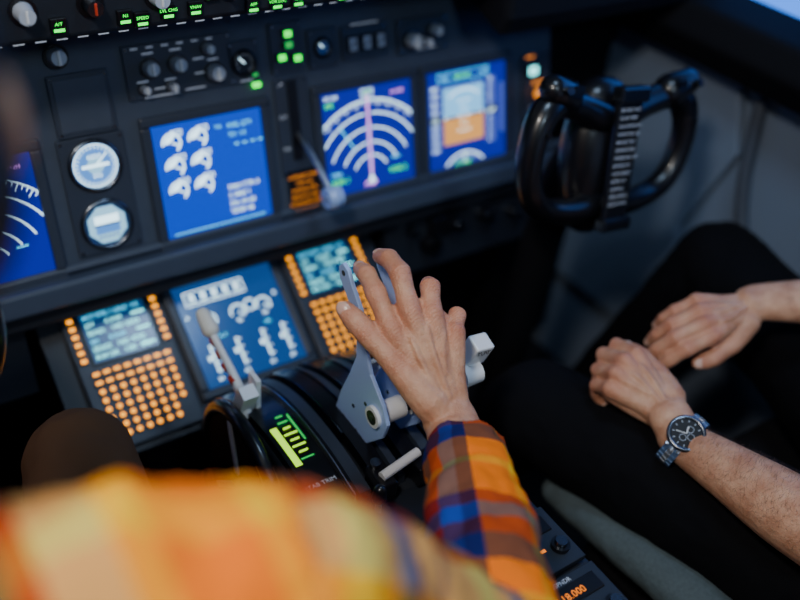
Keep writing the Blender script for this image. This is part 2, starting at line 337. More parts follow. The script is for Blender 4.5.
for i,(tx) in enumerate(('LANDING GEAR','LIMIT IAS','EXTEND 270K','RETRACT 235K','EXTENDED 320K','FLAPS LIMIT')): d.text(tx,.146,-.036-i*.0112,.0074,.0095,ORANGEP,'C')
d.text('UP',.118,.11,.008,.0056,LABEL); d.text('OFF',.116,.06,.008,.0056,LABEL); d.text('DN',.118,.01,.008,.0056,LABEL)
g.done('gauges_and_knobs',ip,.0008); d.done('panel_markings',ip)
gl=Geo(); gl.tube([(.145,.005,.835),(.148,-.045,.812),(.15,-.098,.779)],[.004,.0045,.005],m=SILVER,sub=4); gl.cyl((.138,-.102,.775),(.162,-.102,.775),.016,m=LBLUE,n=28); gl.torus((.150,-.102,.775),(1,0,0),.013,.005,LBLUE,28,8,squash=2.2); gl.cyl((.135,-.102,.775),(.165,-.102,.775),.005,m=SILVER)
gl.done('landing_gear_lever',ip)
# ---------------------------------------------------------------- display units
def display(u,v,M,scr,name='flight_display'):
    o=M@V((u,v,0)); e=empty(name,o); g=Geo(M); b=.101
    for (x,y,w,h) in((u,v+.0935,.202,.015),(u,v-.0935,.202,.015),(u-.0935,v,.015,.172),(u+.0935,v,.015,.172)): g.box((x,y,.005),(w,h,.010),BEZEL)
    g.done('bezel',e,.003)
    g=Geo(M); g.rect(u,v,.172,.172,.0035,scr); g.done('glass',e)
    return e,Geo(M)
z=.0042; z2=.0048
e,g=display(0,0,M1,SCR)
for j,vv in enumerate((.058,.022,-.014)):
    for i,uu in enumerate((-.058,-.018)):
        g.arc(uu,vv,.0135,.0030,-60,190,z,LW,20); g.arc(uu,vv,.0065,.008,60,185,z,LW,14); g.line((uu,vv),(uu+.013,vv-.006),.0025,z2,LW)
        g.frame(uu+.009,vv+.0135,.016,.007,.0012,z2,LW); g.text(('22.4','418','1.34')[j],uu+.002,vv+.011,.0068,z2,LW)
g.text('TAI',.01,.066,.007,z,LC); g.text('FUEL QTY',.030,.064,.009,z,LC); g.text('TO  1.0',.030,.050,.009,z,LC)
for i in range(4): g.rect(.042+.013*i,.038,.007,.0018,z,LC)
for j in range(4): g.text(('3960 CTR 0','2 3840 1','OIL 64 66','TEMP 98')[j],.018,-.030-.013*j,.0105,z,LW)
g.rect(0,-.080,.15,.0012,z,LC)
g.done('symbology',e)
def nav(u,vor=True):
    e,g=display(u,0,M1,SCR2); cy=-.062
    for r,t in((.034,.0022),(.056,.0022),(.080,.0022),(.104,.0022)):
        g.arc(u,cy,r,t,26,86,z,LW,14); g.arc(u,cy,r,t,94,154,z,LW,14)
    g.arc(u,cy,.126,.0020,38,142,z,LW,30)
    for i in range(31): a=math.radians(40+100/30*i); q=.119 if i%3 else .114; g.line((u+q*math.cos(a),cy+q*math.sin(a)),(u+.126*math.cos(a),cy+.126*math.sin(a)),.0014,z,LW)
    g.line((u,cy),(u,cy+.138),.003,z2,LM); g.rect(u,cy+.05,.010,.08,z,TAPE); g.poly([(u-.006,cy-.012),(u+.006,cy-.012),(u,cy+.004)],z2,LW)
    g.frame(u,.076,.022,.010,.0012,z2,LW); g.text('277',u,.0725,.009,z2,LG,'C')
    g.text('GS 250',u-.08,.074,.0085,z,LW); g.text('GPS',u-.08,.062,.010,z,LG); g.text('4.2 NM',u+.045,.066,.0085,z,LM)
    if vor: g.text('VOR 1',u-.078,-.066,.0125,z,LG); g.text('VOR 2',u+.036,-.066,.0125,z,LG)
    g.text('MAP',u-.014,-.080,.012,z,LM); g.text('TERR',u-.078,-.052,.009,z,LC)
    g.line((u-.03,cy+.05),(u-.055,cy+.09),.0016,z,LC); g.rect(u+.05,-.04,.016,.002,z,LC)
    g.done('symbology',e)
nav(.276); nav(-.339,False)
def pfd(u):
    e,g=display(u,0,M1,SCR2)
    g.rect(u-.008,.030,.088,.052,z,SKY); g.rect(u-.008,-.020,.088,.048,z,EARTH); g.rect(u-.008,.004,.088,.0015,z2,LW)
    for i in(-2,-1,1,2): g.rect(u-.008,.004+i*.013,.03 if i%2==0 else .016,.0014,z2,LW)
    g.rect(u-.034,.003,.024,.0035,.0052,BLACK); g.rect(u+.018,.003,.024,.0035,.0052,BLACK); g.rect(u-.008,.003,.004,.004,.0052,BLACK)
    g.arc(u-.008,.0,.05,.002,50,130,z2,LW,16)
    g.rect(u-.070,.004,.020,.118,z,TAPE); g.rect(u+.054,.004,.020,.118,z,TAPE); g.rect(u+.078,.004,.008,.09,z,TAPE)
    for i in range(-4,5):
        g.text(str(140+i*10),u-.079,.001+i*.0135,.0085,z2,LW); g.text(str(6+i),u+.047,.001+i*.0135,.0085,z2,LW); g.rect(u-.063,.004+i*.0135,.005,.001,z2,LW)
    g.rect(u-.070,.004,.024,.014,.0052,BLACK); g.text('140',u-.08,-.0005,.011,.0056,LW); g.rect(u+.054,.004,.026,.014,.0052,BLACK); g.text('6000',u+.043,-.0005,.010,.0056,LW)
    g.text('SPD',u-.055,.070,.009,z2,LC); g.text('HDG SEL',u-.028,.070,.009,z2,LG); g.text('ALT',u+.03,.070,.009,z2,LC); g.frame(u-.008,.074,.11,.014,.001,z2,LC)
    g.arc(u-.008,-.118,.055,.0025,42,138,z2,LW,20); g.poly([(u-.008+.054*math.cos(math.radians(a)),-.118+.054*math.sin(math.radians(a))) for a in range(45,136,9)],z,TAPE)
    g.line((u-.008,-.082),(u-.008,-.062),.002,.0052,LW); g.text('277 MAG',u-.03,-.083,.009,.0052,LG)
    g.done('symbology',e)
pfd(.481); pfd(-.544)
e,g=display(0,0,M2,SCR3)
g.frame(-.02,.062,.10,.022,.0016,z,LW); 
for i in range(5): g.rect(-.058+i*.019,.064,.008,.008,z2,LW); g.rect(-.058+i*.019,.056,.012,.0022,z2,LW)
for uu in(-.045,.005,.05): g.arc(uu,.020,.012,.0022,-40,200,z,LW,18); g.line((uu,.02),(uu+.010,.012),.002,z,LW); g.text('98',uu-.007,.003,.009,z,LW)
g.arc(.028,.026,.009,.0020,0,360,z,LW,16)
for uu in(-.060,-.015,.030,.066):
    g.rect(uu,-.042,.0024,.046,z,LW)
    for k in range(4): g.rect(uu+.004,-.062+k*.013,.007,.0015,z,LW)
    g.poly([(uu-.009,-.045),(uu-.002,-.04),(uu-.009,-.035)],z2,LW); g.text('64',uu-.006,-.078,.009,z,LW)
g.text('OIL P',-.045,-.012,.008,z,LC); g.text('VIB',.04,-.012,.008,z,LC); g.text('A',-.08,.03,.010,z,LW); g.text('B',.072,.03,.010,z,LW)
g.done('symbology',e)
# ---------------------------------------------------------------- aisle stand + control display units
st=empty('aisle_stand',(0,-.08,.5))
g=Geo(M2); g.box((0,-.012,-.02),(.584,.25,.03),PANEL2); g.box((0,-.012,-.006),(.205,.236,.004),PANEL); g.done('stand_face',st,.003)
g=Geo(); g.prism([(-.175,.47),(.02,.60),(.02,.0),(-.14,.0)],-.20,.20,RUB,ax=0); g.done('stand_body',st)
def cdu(u0,mirror):
    e=empty('control_display_unit',M2@V((u0,-.01,0))); g=Geo(M2); g.box((u0,-.010,.002),(.150,.232,.012),BEZEL); g.box((u0,.047,.008),(.106,.088,.004),BLACK); g.done('housing',e,.003)
    s=Geo(M2); s.rect(u0,.047,.098,.080,.0105,SCRC)
    rows=[('ACT RTE 1 LEGS  1/2',.0095,LC),('277      4.2NM',.0095,LT),('SEA01   140/ 6000',.0105,LT),('281      8.0NM',.009,LC),('SEA02   160/ 4500',.0105,LT),('RW13R   138/  478',.0105,LT)]
    for j,(r,sz,mm) in enumerate(rows): s.text(r,u0-.045,.075-j*.0128,sz,.011,mm)
    for k in range(3): s.rect(u0+.036,.066-.0256*k,.020,.003,.0109,LT)
    s.done('screen',e)
    k=Geo(M2); kt=Geo(M2)
    for sx in(-1,1):
        for j in range(6):
            u=u0+sx*.0635; v=.078-j*.0128
            k.box((u,v,.011),(.011,.008,.006),BLACK); kt.rect(u,v,.0085,.0062,.0145,AMB)
    for j in range(8):
        for i in range(8):
            u=u0-.054+i*.0155; v=-.010-j*.0138
            if j>=6 and i in(7,): continue
            if j<2: k.box((u,v,.011),(.012,.0095,.006),BLACK); kt.rect(u,v,.0095,.0052,.0145,AMB)
            else: k.cyl((u,v,.008),(u,v,.0135),.0052,.0047,m=BLACK,n=12); kt.disc(u,v,.0040,.0139,AMB,10)
    k.done('keys',e); kt.done('key_legends',e)
cdu(-.183,0); cdu(.183,1)
# ---------------------------------------------------------------- glareshield and mode panel
gs=empty('glareshield',(0,-.1,1.1))
g=Geo()
g.box((0,.16,1.160),(1.86,.52,.045),RUB)
for sx in(-1,1): g.prism([(-.10,.985),(-.115,1.02),(-.10,1.16),(.12,1.16),(.12,1.06)],sx*.435,sx*.93,RUB,ax=0)
g.done('hood',gs,.012)
g=Geo(); g.box((0,-.075,1.135),(.86,.05,.115),PANEL2); g.box((0,-.103,1.135),(.84,.008,.105),PANEL2); g.done('mode_panel_body',gs,.004)
MG=frameM((0,-.107,1.078),(1,0,0),(0,0,1))
g=Geo(MG); d=Geo(MG)
for i,u in enumerate((-.34,-.26,-.187,-.11,-.02,.10,.20,.30)):
    g.cyl((u,.040,0),(u,.040,.004),.015,m=BLACK); g.cyl((u,.040,.003),(u,.040,.022),.011,.009,m=KNOB if i%2 else STEEL); g.box((u,.040,.022),(.003,.014,.003),RED if i in(2,4) else WHITEP)
    d.rect(u,.062,.02,.002,.0005,LABEL)
for i,(u,v,tx) in enumerate(((-.150,.020,'N1'),(-.130,.015,'SPEED'),(-.098,.020,'LVL CHG'),(-.064,.020,'VNAV'),(-.043,.036,'HDG SEL'),(.012,.014,'APP'),(.045,.014,'VOR LOC'),(.075,.014,'CMD'),(.14,.014,'V/S'),(-.305,.014,'F/D'),(-.225,.020,'A/T'),(.25,.02,'CWS'))):
    g.box((u,v,.003),(.018,.018,.006),BLACK); d.rect(u,v-.0045,.012,.0036,.0064,LG); d.text(tx,u,v+.0008,.0055,.0064,LG,'C')
for u,tx in((-.30,'277'),(-.155,'250'),(.06,'6000'),(.15,'277')): g.box((u,.072,.003),(.045,.018,.005),BLACK); d.text(tx,u,.066,.015,.006,LW,'C')
for i in range(36): d.rect(-.41+i*.0235,.003,.012,.0015,.0005,LABEL)
g.done('mode_panel_controls',gs,.001); d.done('mode_panel_markings',gs)
# ---------------------------------------------------------------- throttle quadrant
tq=empty('throttle_quadrant',(0,-.4,.6))
prof=[(-.185,.10),(-.185,.485),(-.205,.535),(-.25,.585),(-.31,.622),(-.38,.640),(-.46,.642),(-.54,.632),(-.60,.636),(-.62,.655),(-.95,.662),(-1.05,.64),(-1.05,.0),(-.22,.0)]
g=Geo(); g.prism(prof,-.118,.118,PANEL2,ax=0); g.done('pedestal_body',tq,.006,3)
hump=[(-.20,.53),(-.25,.592),(-.31,.630),(-.38,.649),(-.46,.651),(-.53,.640)]
g=Geo()
def strip(x,w,h,m,a=0,b=None):
    pts=catmull([np.array((x,y,zz+h)) for y,zz in hump],6)
    b=len(pts) if b is None else b; pts=pts[a:b]
    vs=[];n=len(pts)
    for p in pts:
        for dx,dz in((-w/2,-.02),(-w/2,0),(w/2,0),(w/2,-.02)): vs.append((p[0]+dx,p[1],p[2]+dz))
    fs=[(4*i+j,4*i+4+j,4*i+5+j,4*i+1+j) for i in range(n-1) for j in range(3)]
    g.add(vs,fs+[(0,1,2,3),(4*n-1,4*n-2,4*n-3,4*n-4)],m,False)
for x,w,h,m in((-.088,.050,.004,BLACK),(-.050,.016,.010,BEZEL),(-.020,.022,.014,BLACK),(.004,.010,.009,BEZEL),(.028,.022,.014,BLACK),(.055,.014,.008,BEZEL),(.088,.044,.004,BLACK)): strip(x,w,h,m)
for x in(-.034,-.0065,.0145,.042): strip(x,.0018,.0160,STEEL,6,24)
strip(-.064,.0018,.0115,SILVER); strip(.066,.0016,.0110,STEEL)
g.done('quadrant_slots',tq)
d=Geo()
for i,(wd,mm) in enumerate(((.010,LGD),(.014,LGD),(.010,YG),(.018,YG),(.012,YG),(.018,YG),(.012,YG),(.018,LGD))):
    y=-.375-.011*i; zz=.6565 if i<7 else .655
    d.box((-.086,y,zz),(wd,.0022,.0015),mm)
d.box((-.102,-.425,.6553),(.009,.070,.0015),YG); d.box((-.074,-.40,.6553),(.0025,.05,.0015),LGD)
for i in range(7): d.box((.088,-.30-.03*i,.660 if 1<i<6 else .645),(.018,.002,.002),LABEL)
for i,t in enumerate(('1','5','10','15','25')):
    MT=frameM((.10,-.33-.035*i,.662),(1,0,0),(0,1,0)); q=Geo(MT); q.text(t,0,0,.010,0,LABEL); d.add(q.v,q.f,LABEL)
q=Geo(frameM((-.115,-.50,.655),(1,0,0),(0,1,0))); q.text('STAB TRIM',0,0,.009,0,LABEL); q.text('APL NOSE UP',0,.20,.006,0,LABEL); d.add(q.v,q.f,LABEL)
d.done('trim_scale',tq)
for sx in(-1,1):
    g=Geo(); c=(sx*.136,-.375,.555); g.torus(c,(1,0,0),.108,.011,BLACK,56,10,squash=.9); g.cyl((sx*.130,-.375,.555),(sx*.142,-.375,.555),.104,m=RUB,n=48)
    g.cyl((sx*.120,-.375,.555),(sx*.146,-.375,.555),.02,m=STEEL)
    for k in range(3):
        a=math.radians(120*k+75); g.box((sx*.1425,-.375+.055*math.cos(a),.555+.055*math.sin(a)),(.004,.09,.010),WHITEP,Matrix.Rotation(a,3,'X'))
    g.done('trim_wheel',tq)
def lever(x,m,name):
    e=empty(name,(x,-.44,.66)); g=Geo()
    pr=[(-.395,.650),(-.455,.640),(-.505,.700),(-.512,.728),(-.500,.748),(-.468,.775),(-.455,.800),(-.449,.825),(-.436,.850),(-.414,.872),(-.404,.886),(-.392,.890),(-.384,.880),(-.388,.866),(-.406,.850),(-.424,.830),(-.433,.806),(-.436,.780),(-.425,.745),(-.408,.700)]
    g.prism(pr,x-.0028,x+.0028,m,ax=0); g.done('lever_plate',e,.0012)
    q=Geo()
    q.cyl((x-.0033,-.396,.878),(x+.0033,-.396,.878),.0036,m=BLACK,n=14)
    for yy,zz in((-.44,.70),(-.465,.725),(-.42,.665),(-.45,.665)): q.cyl((x-.0038,yy,zz),(x+.0038,yy,zz),.0028,m=STEEL,n=10)
    q.cyl((x-.004,-.486,.722),(x+.036,-.486,.722),.0145,m=WHITEP,n=24); q.cyl((x-.0075,-.486,.722),(x-.004,-.486,.722),.0145,m=WHITEP,n=24); q.cyl((x-.0085,-.486,.722),(x-.0074,-.486,.722),.0095,m=BLACK,n=20); q.cyl((x-.0090,-.486,.722),(x-.0084,-.486,.722),.004,m=STEEL,n=14)
    q.done('grip',e,.001)
lever(-.012,LBLUE,'thrust_lever'); lever(.040,LBLUE,'thrust_lever')
e=empty('speedbrake_lever',(-.112,-.30,.66)); g=Geo()
g.tube([(-.112,-.335,.640),(-.112,-.318,.665),(-.113,-.29,.685),(-.114,-.262,.697),(-.115,-.232,.712)],[.0075,.007,.0055,.0052,.005],m=WHITEP,sub=3)
g.tube([(-.115,-.234,.711),(-.115,-.212,.720)],[.012,.010],m=CREAM)
g.box((-.112,-.333,.664),(.022,.020,.046),WHITEP,Euler((.4,0,0)).to_matrix()); g.box((-.095,-.325,.664),(.007,.024,.056),WHITEP)
for t in(.05,.3,.55,.8):
    y=-.31+.075*t; zz=.672+.03*t; g.cyl((-.1135,y,zz),(-.1138,y+.009,zz+.0045),.0070,m=RED,n=14)
g.done('lever_arm',e,.001)
e=empty('flap_lever',(.11,-.50,.70)); g=Geo()
g.prism([(-.515,.645),(-.495,.645),(-.497,.775),(-.513,.775)],.103,.108,SILVER,ax=0)
g.box((.114,-.505,.792),(.028,.024,.034),WHITEP,Euler((.3,.15,0)).to_matrix()); g.cyl((.090,-.512,.762),(.116,-.512,.762),.015,m=WHITEP,n=20)
q=Geo(frameM((.115,-.5195,.793),(0.98,.0,-.17),(0,.25,.97))); q.text('FLAP',-.012,.002,.0095,.0025,BLACK); g.add(q.v,q.f,BLACK)
g.done('lever_arm',e,.003)
e=empty('parking_brake_lever',(0,-.54,.66)); g=Geo()
g.cyl((-.032,-.536,.672),(.026,-.528,.678),.0062,m=WHITEP,n=16); g.box((-.028,-.53,.655),(.022,.04,.028),BLACK); g.box((.03,-.535,.655),(.03,.03,.03),BLACK); g.cyl((-.028,-.515,.665),(-.028,-.515,.676),.007,m=STEEL)
g.box((.075,-.56,.650),(.05,.06,.02),BLACK)
g.done('lever_bar',e,.002)
g=Geo()
for x in(-.055,.068): g.tube([(x,-.565,.636),(x,-.565,.675)],[.004,.004],m=SILVER); g.tube([(x,-.565,.678),(x,-.565,.69)],[.009,.008],m=BLACK)
g.done('start_levers',tq)
e=empty('radio_panel',(0,-.8,.665)); 
MR=frameM((0,0,.664),(1,0,0),(0,1,0))
g=Geo(MR); d=Geo(MR)
for j in range(4):
    y=-.705-.088*j
    for u in(-.057,.057):
        g.box((u,y,.002),(.106,.080,.008),PANEL2)
        g.box((u+.005,y+.018,.006),(.075,.022,.004),BLACK)
        d.text('118.000' ,u-.020,y+.012,.0125,.0085,AMT); d.text('TRANSPNDR' if j<2 else 'VHF COMM',u-.028,y+.0315,.0075,.0065,LABEL)
        for k in(-1,1): g.cyl((u+k*.034,y-.016,.006),(u+k*.034,y-.016,.018),.008,.007,m=STEEL); g.cyl((u+k*.034,y-.016,.006),(u+k*.034,y-.016,.012),.011,m=BLACK)
        for k in(-1,0,1): d.rect(u+k*.012,y-.012,.007,.004,.0065,AMT)
g.done('modules',e,.001); d.done('digits',e)
# ---------------------------------------------------------------- yokes
def yoke(cx,roll):
    e=empty('control_yoke',(cx,-.30,.87))
    tilt=Euler((-.25,roll,0)).to_matrix().to_4x4()
    M=Matrix.Translation((cx,-.30,.876))@tilt@Matrix(((1,0,0,0),(0,0,-1,0),(0,1,0,0),(0,0,0,1)))
    g=Geo(M)
    for s in(-1,1):
        g.tube([(s*.02,.050,0),(s*.07,.068,.004),(s*.12,.080,.01),(s*.152,.066,.014),(s*.167,.030,.014),(s*.167,-.015,.010),(s*.150,-.055,.006),(s*.115,-.080,0),(s*.06,-.088,0),(s*.01,-.080,0)],[.026,.022,.022,.022,.020,.019,.019,.019,.021,.024],m=BLACK,sub=4,n=16)
        g.tube([(s*.115,.088,.014),(s*.145,.100,.020)],[.026,.021],m=BLACK)
        g.cyl((s*.140,.10,.034),(s*.142,.103,.050),.006,m=STEEL,n=12); g.box((s*.113,.10,.036),(.018,.012,.008),BLACK)
        g.cyl((s*.160,.04,.030),(s*.160,.04,.038),.005,m=BLACK,n=12)
    g.tube([(0,.075,-.02),(0,.02,-.02),(0,-.04,-.02),(0,-.105,-.02)],[.048,.062,.060,.042],[.034,.044,.042,.03],nrm=(0,0,1),m=BLACK,sub=3)
    g.done('horn_grips',e)
    p=Geo(M); p.box((0,-.004,.034),(.052,.198,.012),BLACK); p.box((0,.090,.036),(.062,.024,.022),BLACK); p.box((0,-.106,.036),(.062,.020,.022),BLACK); p.done('checklist_holder',e,.004)
    t=Geo(M)
    for i,tx in enumerate(('BEFORE START','FLIGHT PREP','FUEL PUMPS ON','WINDOWS LCK','BEFORE TAXI','GENERATORS','PROBE HEAT ON','BEFORE T/O','FLAPS GREEN','AFTER T/O','LANDING','SPEED BRAKE','GEAR DOWN')): t.text(tx,-.023,.066-i*.0118,.0066,.0408,LABEL)
    t.done('checklist',e)
    c=Geo(); c.tube([(cx,-.27,.86),(cx,-.235,.80),(cx,-.21,.60),(cx,-.19,.30),(cx,-.18,.02)],[.034,.036,.034,.038,.05],m=RUB,sub=4); c.done('column',e)
yoke(.506,.13); yoke(-.56,0)
# ---------------------------------------------------------------- hands
def build_hand(name,parent,J,nrm,side_l,fore,sc=1.0,vox=.0017,nailm=NAIL,hairs=0):
    n=V(nrm).normalized(); g=Geo(); reds=[]; nails=Geo()
    rad={'i':(.0112,.0100,.0098,.0088,.0074),'m':(.0114,.0102,.0100,.0090,.0076),'r':(.0110,.0096,.0094,.0085,.0071),'l':(.0100,.0086,.0084,.0075,.0063)}
    W=V(J['W'])
    for k in 'imrl':
        a,b,c,d=[V(p) for p in J[k]]; r=[x*sc for x in rad[k]]
        P=[a,a.lerp(b,.5),b,b.lerp(c,.5),c,c.lerp(d,.6),d]; R=[r[0],r[1]*.96,r[1]*1.08,r[2]*.94,r[2]*1.02,r[3],r[4]]
        g.tube(P,R,[x*.95 for x in R],n,SKIN,14,1,3)
        for p,q in((a,.010),(b,.009),(c,.007),(d,.009)): reds.append((p,q*sc))
        side=V(side_l)
        base=W+(a-W)*.12+side*((a-W).dot(side))*.15
        g.tube([base-n*.004*sc,a.lerp(W,.45)-n*.003*sc,a-n*.0006*sc],[.013*sc,.0118*sc,.0112*sc],[.012*sc,.0116*sc,.0118*sc],n,SKIN,14)
        g.tube([base-n*.014*sc,a.lerp(W,.4)-n*.013*sc,a-n*.009*sc],[.014*sc,.0145*sc,.011*sc],[.011*sc,.0125*sc,.009*sc],n,SKIN,14)
        nn=(b-a).normalized().cross(side)
        if nn.dot(n)<0: nn=-nn
        cur=(d-c).normalized(); dor=(side.cross(cur))
        if dor.dot(nn)<0 and dor.dot(n)<0: dor=-dor
        dor.normalize(); sd=cur.cross(dor).normalized()
        Rm=Matrix((sd,cur,dor)).transposed()
        nails.ell(d+dor*r[4]*.70-cur*.001,(.0056*sc,.0072*sc,.0024*sc),nailm,Rm,14,8)
    for k1,k2 in(('i','m'),('m','r'),('r','l')):
        a=V(J[k1][0]);b=V(J[k2][0]); m=a.lerp(b,.5); m1=m.lerp(W,.08); g.tube([m.lerp(W,.75)-n*.006*sc,m1-n*.005*sc],[.011*sc,.009*sc],[.012*sc,.0095*sc],n,SKIN,12)
        f1=V(J[k1][0]).lerp(V(J[k1][1]),.22); f2=V(J[k2][0]).lerp(V(J[k2][1]),.22); g.tube([f1-n*.004*sc,f2-n*.004*sc],.0065*sc,None,n,SKIN,10)
    tC,tM,tI,tT=[V(J[x]) for x in('tC','tM','tI','tT')]
    g.tube([W.lerp(tC,.3)-n*.004*sc,tC,tC.lerp(tM,.5),tM,tM.lerp(tI,.5),tI,tI.lerp(tT,.55),tT],[x*sc for x in(.017,.0185,.0165,.0130,.0112,.0120,.0114,.0088)],[x*sc for x in(.015,.0165,.0150,.0125,.0108,.0110,.0098,.0075)],n,SKIN,14)
    reds+= [(tM,.009*sc),(tI,.009*sc),(tT,.010*sc)]
    iM=V(J['i'][0])
    for a in(.2,.45,.7): g.tube([tC.lerp(tM,a),W.lerp(iM,.25+.6*a)-n*.006*sc],[.0125*sc,.011*sc],[.010*sc,.010*sc],n,SKIN,12)
    cur=(tT-tI).normalized(); dor=(n-cur*n.dot(cur)).normalized(); dor=(dor+V(side_l)*.5).normalized(); dor=(dor-cur*dor.dot(cur)).normalized(); sd=cur.cross(dor).normalized()
    nails.ell(tT+dor*.0070*sc*.78-cur*.001,(.0068*sc,.0085*sc,.0026*sc),nailm,Matrix((sd,cur,dor)).transposed(),14,8)
    mM=V(J['m'][0]); rM=V(J['r'][0]); lM=V(J['l'][0])
    for p,q in((iM.lerp(mM,.5),W.lerp(mM,.12)),(mM.lerp(rM,.5),W.lerp(rM,.25)),(rM.lerp(lM,.5),W.lerp(rM,.45))):
        md=p.lerp(q,.5)+n*.0035*sc+V(side_l)*.003*sc
        g.tube([p-n*.001*sc,p.lerp(md,.5)+n*.0065*sc,md+n*.0055*sc,q+n*.0075*sc],.0030*sc,None,n,SKIN,8,3)
    g.tube([f[0] for f in fore],[f[1] for f in fore],[f[2] for f in fore],n,SKIN,24,3)
    o=g.organic(name,parent,vox,4,SKIN)
    co=coords(o.data); rd=np.zeros(len(co))
    for p,q in reds: rd=np.maximum(rd,np.exp(-((co-np.array(p))**2).sum(1)/(2*q*q*1.3)))
    setattr_f(o.data,'red',rd*.55); nails.done(name+'_nails',parent)
    if hairs:
        a=np.array(fore[1][0]); b=np.array(fore[-1][0]); ab=b-a; L=np.linalg.norm(ab); t=(co-a)@ab/L**2
        nr=np.empty(len(co)*3); o.data.vertices.foreach_get('normal',nr); nr=nr.reshape(-1,3)
        idx=np.nonzero((t>.08)&(t<1.0)&(nr@np.array(n)>-.1))[0]; rng=np.random.default_rng(3); idx=rng.choice(idx,min(hairs,len(idx)),replace=False)
        h=Geo(); ax=V(-ab/L)
        for i in idx:
            p=V(co[i]); m_=V(nr[i]); sd=m_.cross(ax).normalized(); dr=(ax*rng.uniform(-.6,.3)+sd*rng.uniform(-.9,-.2)+m_*.25).normalized(); l=rng.uniform(.006,.012); w=dr.cross(m_).normalized()*.00010
            q1=p+dr*l*.5+m_*.0006; q2=p+dr*l-m_*.0002
            h.add([p-w,p+w,q1+w*.8,q1-w*.8,q2],[(0,1,2,3),(3,2,4)],ARMH)
        h.done(name+'_arm_hair',parent)
    return o
def pose(W,d,n,right,curl,tcurl=.4,sc=1.0,spread=.06,topen=.5):
    W=V(W);d=V(d).normalized();n=V(n);n=(n-d*n.dot(d)).normalized(); L=n.cross(d)*(1 if right else -1)
    J={'W':W}; spec={'i':(.092,.027,0,(.043,.026,.021)),'m':(.095,.0065,.004,(.048,.030,.022)),'r':(.089,-.0145,.002,(.044,.028,.021)),'l':(.080,-.033,-.004,(.035,.021,.018))}
    for q,(k,(a,b,c,ph)) in enumerate(spec.items()):
        p=W+(d*a+L*b+n*c)*sc; pts=[p]; ang=0; cu=curl[q] if isinstance(curl,list) else curl
        sp=spread*(1.5-q); dd=(d+L*sp).normalized()
        for l,c1 in zip(ph,cu):
            ang+=math.radians(c1); p=p+(dd*math.cos(ang)-n*math.sin(ang))*l*sc; pts.append(p)
        J[k]=pts
    J['tC']=W+(d*.022+L*.020-n*.008)*sc
    t=(d*.72+L*topen-n*.25).normalized(); J['tM']=J['tC']+t*.044*sc
    t=(d*.95+L*topen*.45-n*tcurl).normalized(); J['tI']=J['tM']+t*.034*sc
    t=(d*1.0-L*.05-n*tcurl*1.2).normalized(); J['tT']=J['tI']+t*.024*sc
    return J,n,L
# ---------------------------------------------------------------- captain (left seat)
cap=empty('captain',(-.5,-.85,.55))
n=V((-.25,-.52,.82)).normalized()
J={'W':(.018,-.590,.780),'i':[(-.012,-.493,.866),(-.010,-.456,.890),(-.004,-.427,.894),(.001,-.406,.886)],
 'm':[(.012,-.493,.883),(.019,-.458,.910),(.023,-.430,.909),(.025,-.409,.898)],
 'r':[(.036,-.503,.878),(.047,-.481,.896),(.062,-.461,.879),(.068,-.458,.855)],
 'l':[(.056,-.524,.856),(.070,-.509,.866),(.085,-.494,.848),(.088,-.492,.828)],
 'tC':(.002,-.562,.804),'tM':(-.018,-.520,.834),'tI':(-.036,-.480,.860),'tT':(-.045,-.449,.873)}
A=V((.018,-.590,.780)); El=V((-.131,-.849,.813))
fore=[(A+V((.0,.014,.008)),.031,.021),(A,.0315,.0235),(A.lerp(El,.12),.033,.026),(A.lerp(El,.35),.037,.031),(A.lerp(El,.7),.042,.038)]
build_hand('hand_right',cap,J,n,(-.93,.10,-.25),fore,1.19)
JL,nl,Ll=pose((-.70,-.52,.70),(.1,.95,-.1),(0,.05,1),False,(25,30,20),sc=1.0)
build_hand('hand_left',cap,JL,nl,tuple(Ll),[((-.70,-.53,.70),.028,.021),((-.715,-.60,.72),.034,.03),((-.73,-.66,.75),.04,.036)],1.0,.0025)
g=Geo()
g.tube([(-.52,-.87,.60),(-.515,-.87,.72),(-.505,-.86,.86),(-.505,-.84,.98),(-.505,-.80,1.06)],[.155,.150,.160,.165,.105],[.115,.11,.115,.11,.070],(0,-1,0),PLAID,28,3)
CR_=V((.008,-.622,.787)); CL_=V((-.718,-.615,.722))
for sh,el,wr in((( -.335,-.835,1.036),(-.131,-.849,.813),CR_),((-.675,-.835,1.036),(-.77,-.74,.79),CL_)):
    sh=V(sh);el=V(el);wr=V(wr)
    g.tube([(-.505,-.79,1.066),V((-.505,-.79,1.071)).lerp(sh,.5)+V((0,0,.016)),sh],[.058,.066,.068],None,(0,0,1),PLAID,20)
    g.tube([(-.50,-.84,.99),sh+V((0,0,-.03))],[.10,.07],None,(0,0,1),PLAID,20)
    g.tube([sh,sh.lerp(el,.5),el,el.lerp(wr,.35),el.lerp(wr,.62),el.lerp(wr,.78)],[.071,.066,.060,.057,.051,.043],None,(0,0,1),PLAID,24,3,capf=.3)
    g.tube([el.lerp(wr,.80),el.lerp(wr,.9),wr],[.0455,.0455,.0435],None,(0,0,1),PLAID,24,1,capf=.05)
g.tube([(-.512,-.785,1.09),(-.514,-.765,1.13)],[.058,.052],None,(0,0,1),PLAID,24,2,1)
o=g.organic('plaid_shirt',cap,.0038,4,PLAID,disp=.020,dsize=.05)
co=coords(o.data); pu=np.zeros(len(co)); pv=np.zeros(len(co)); best=np.full(len(co),9.); kd=np.zeros(len(co),int)
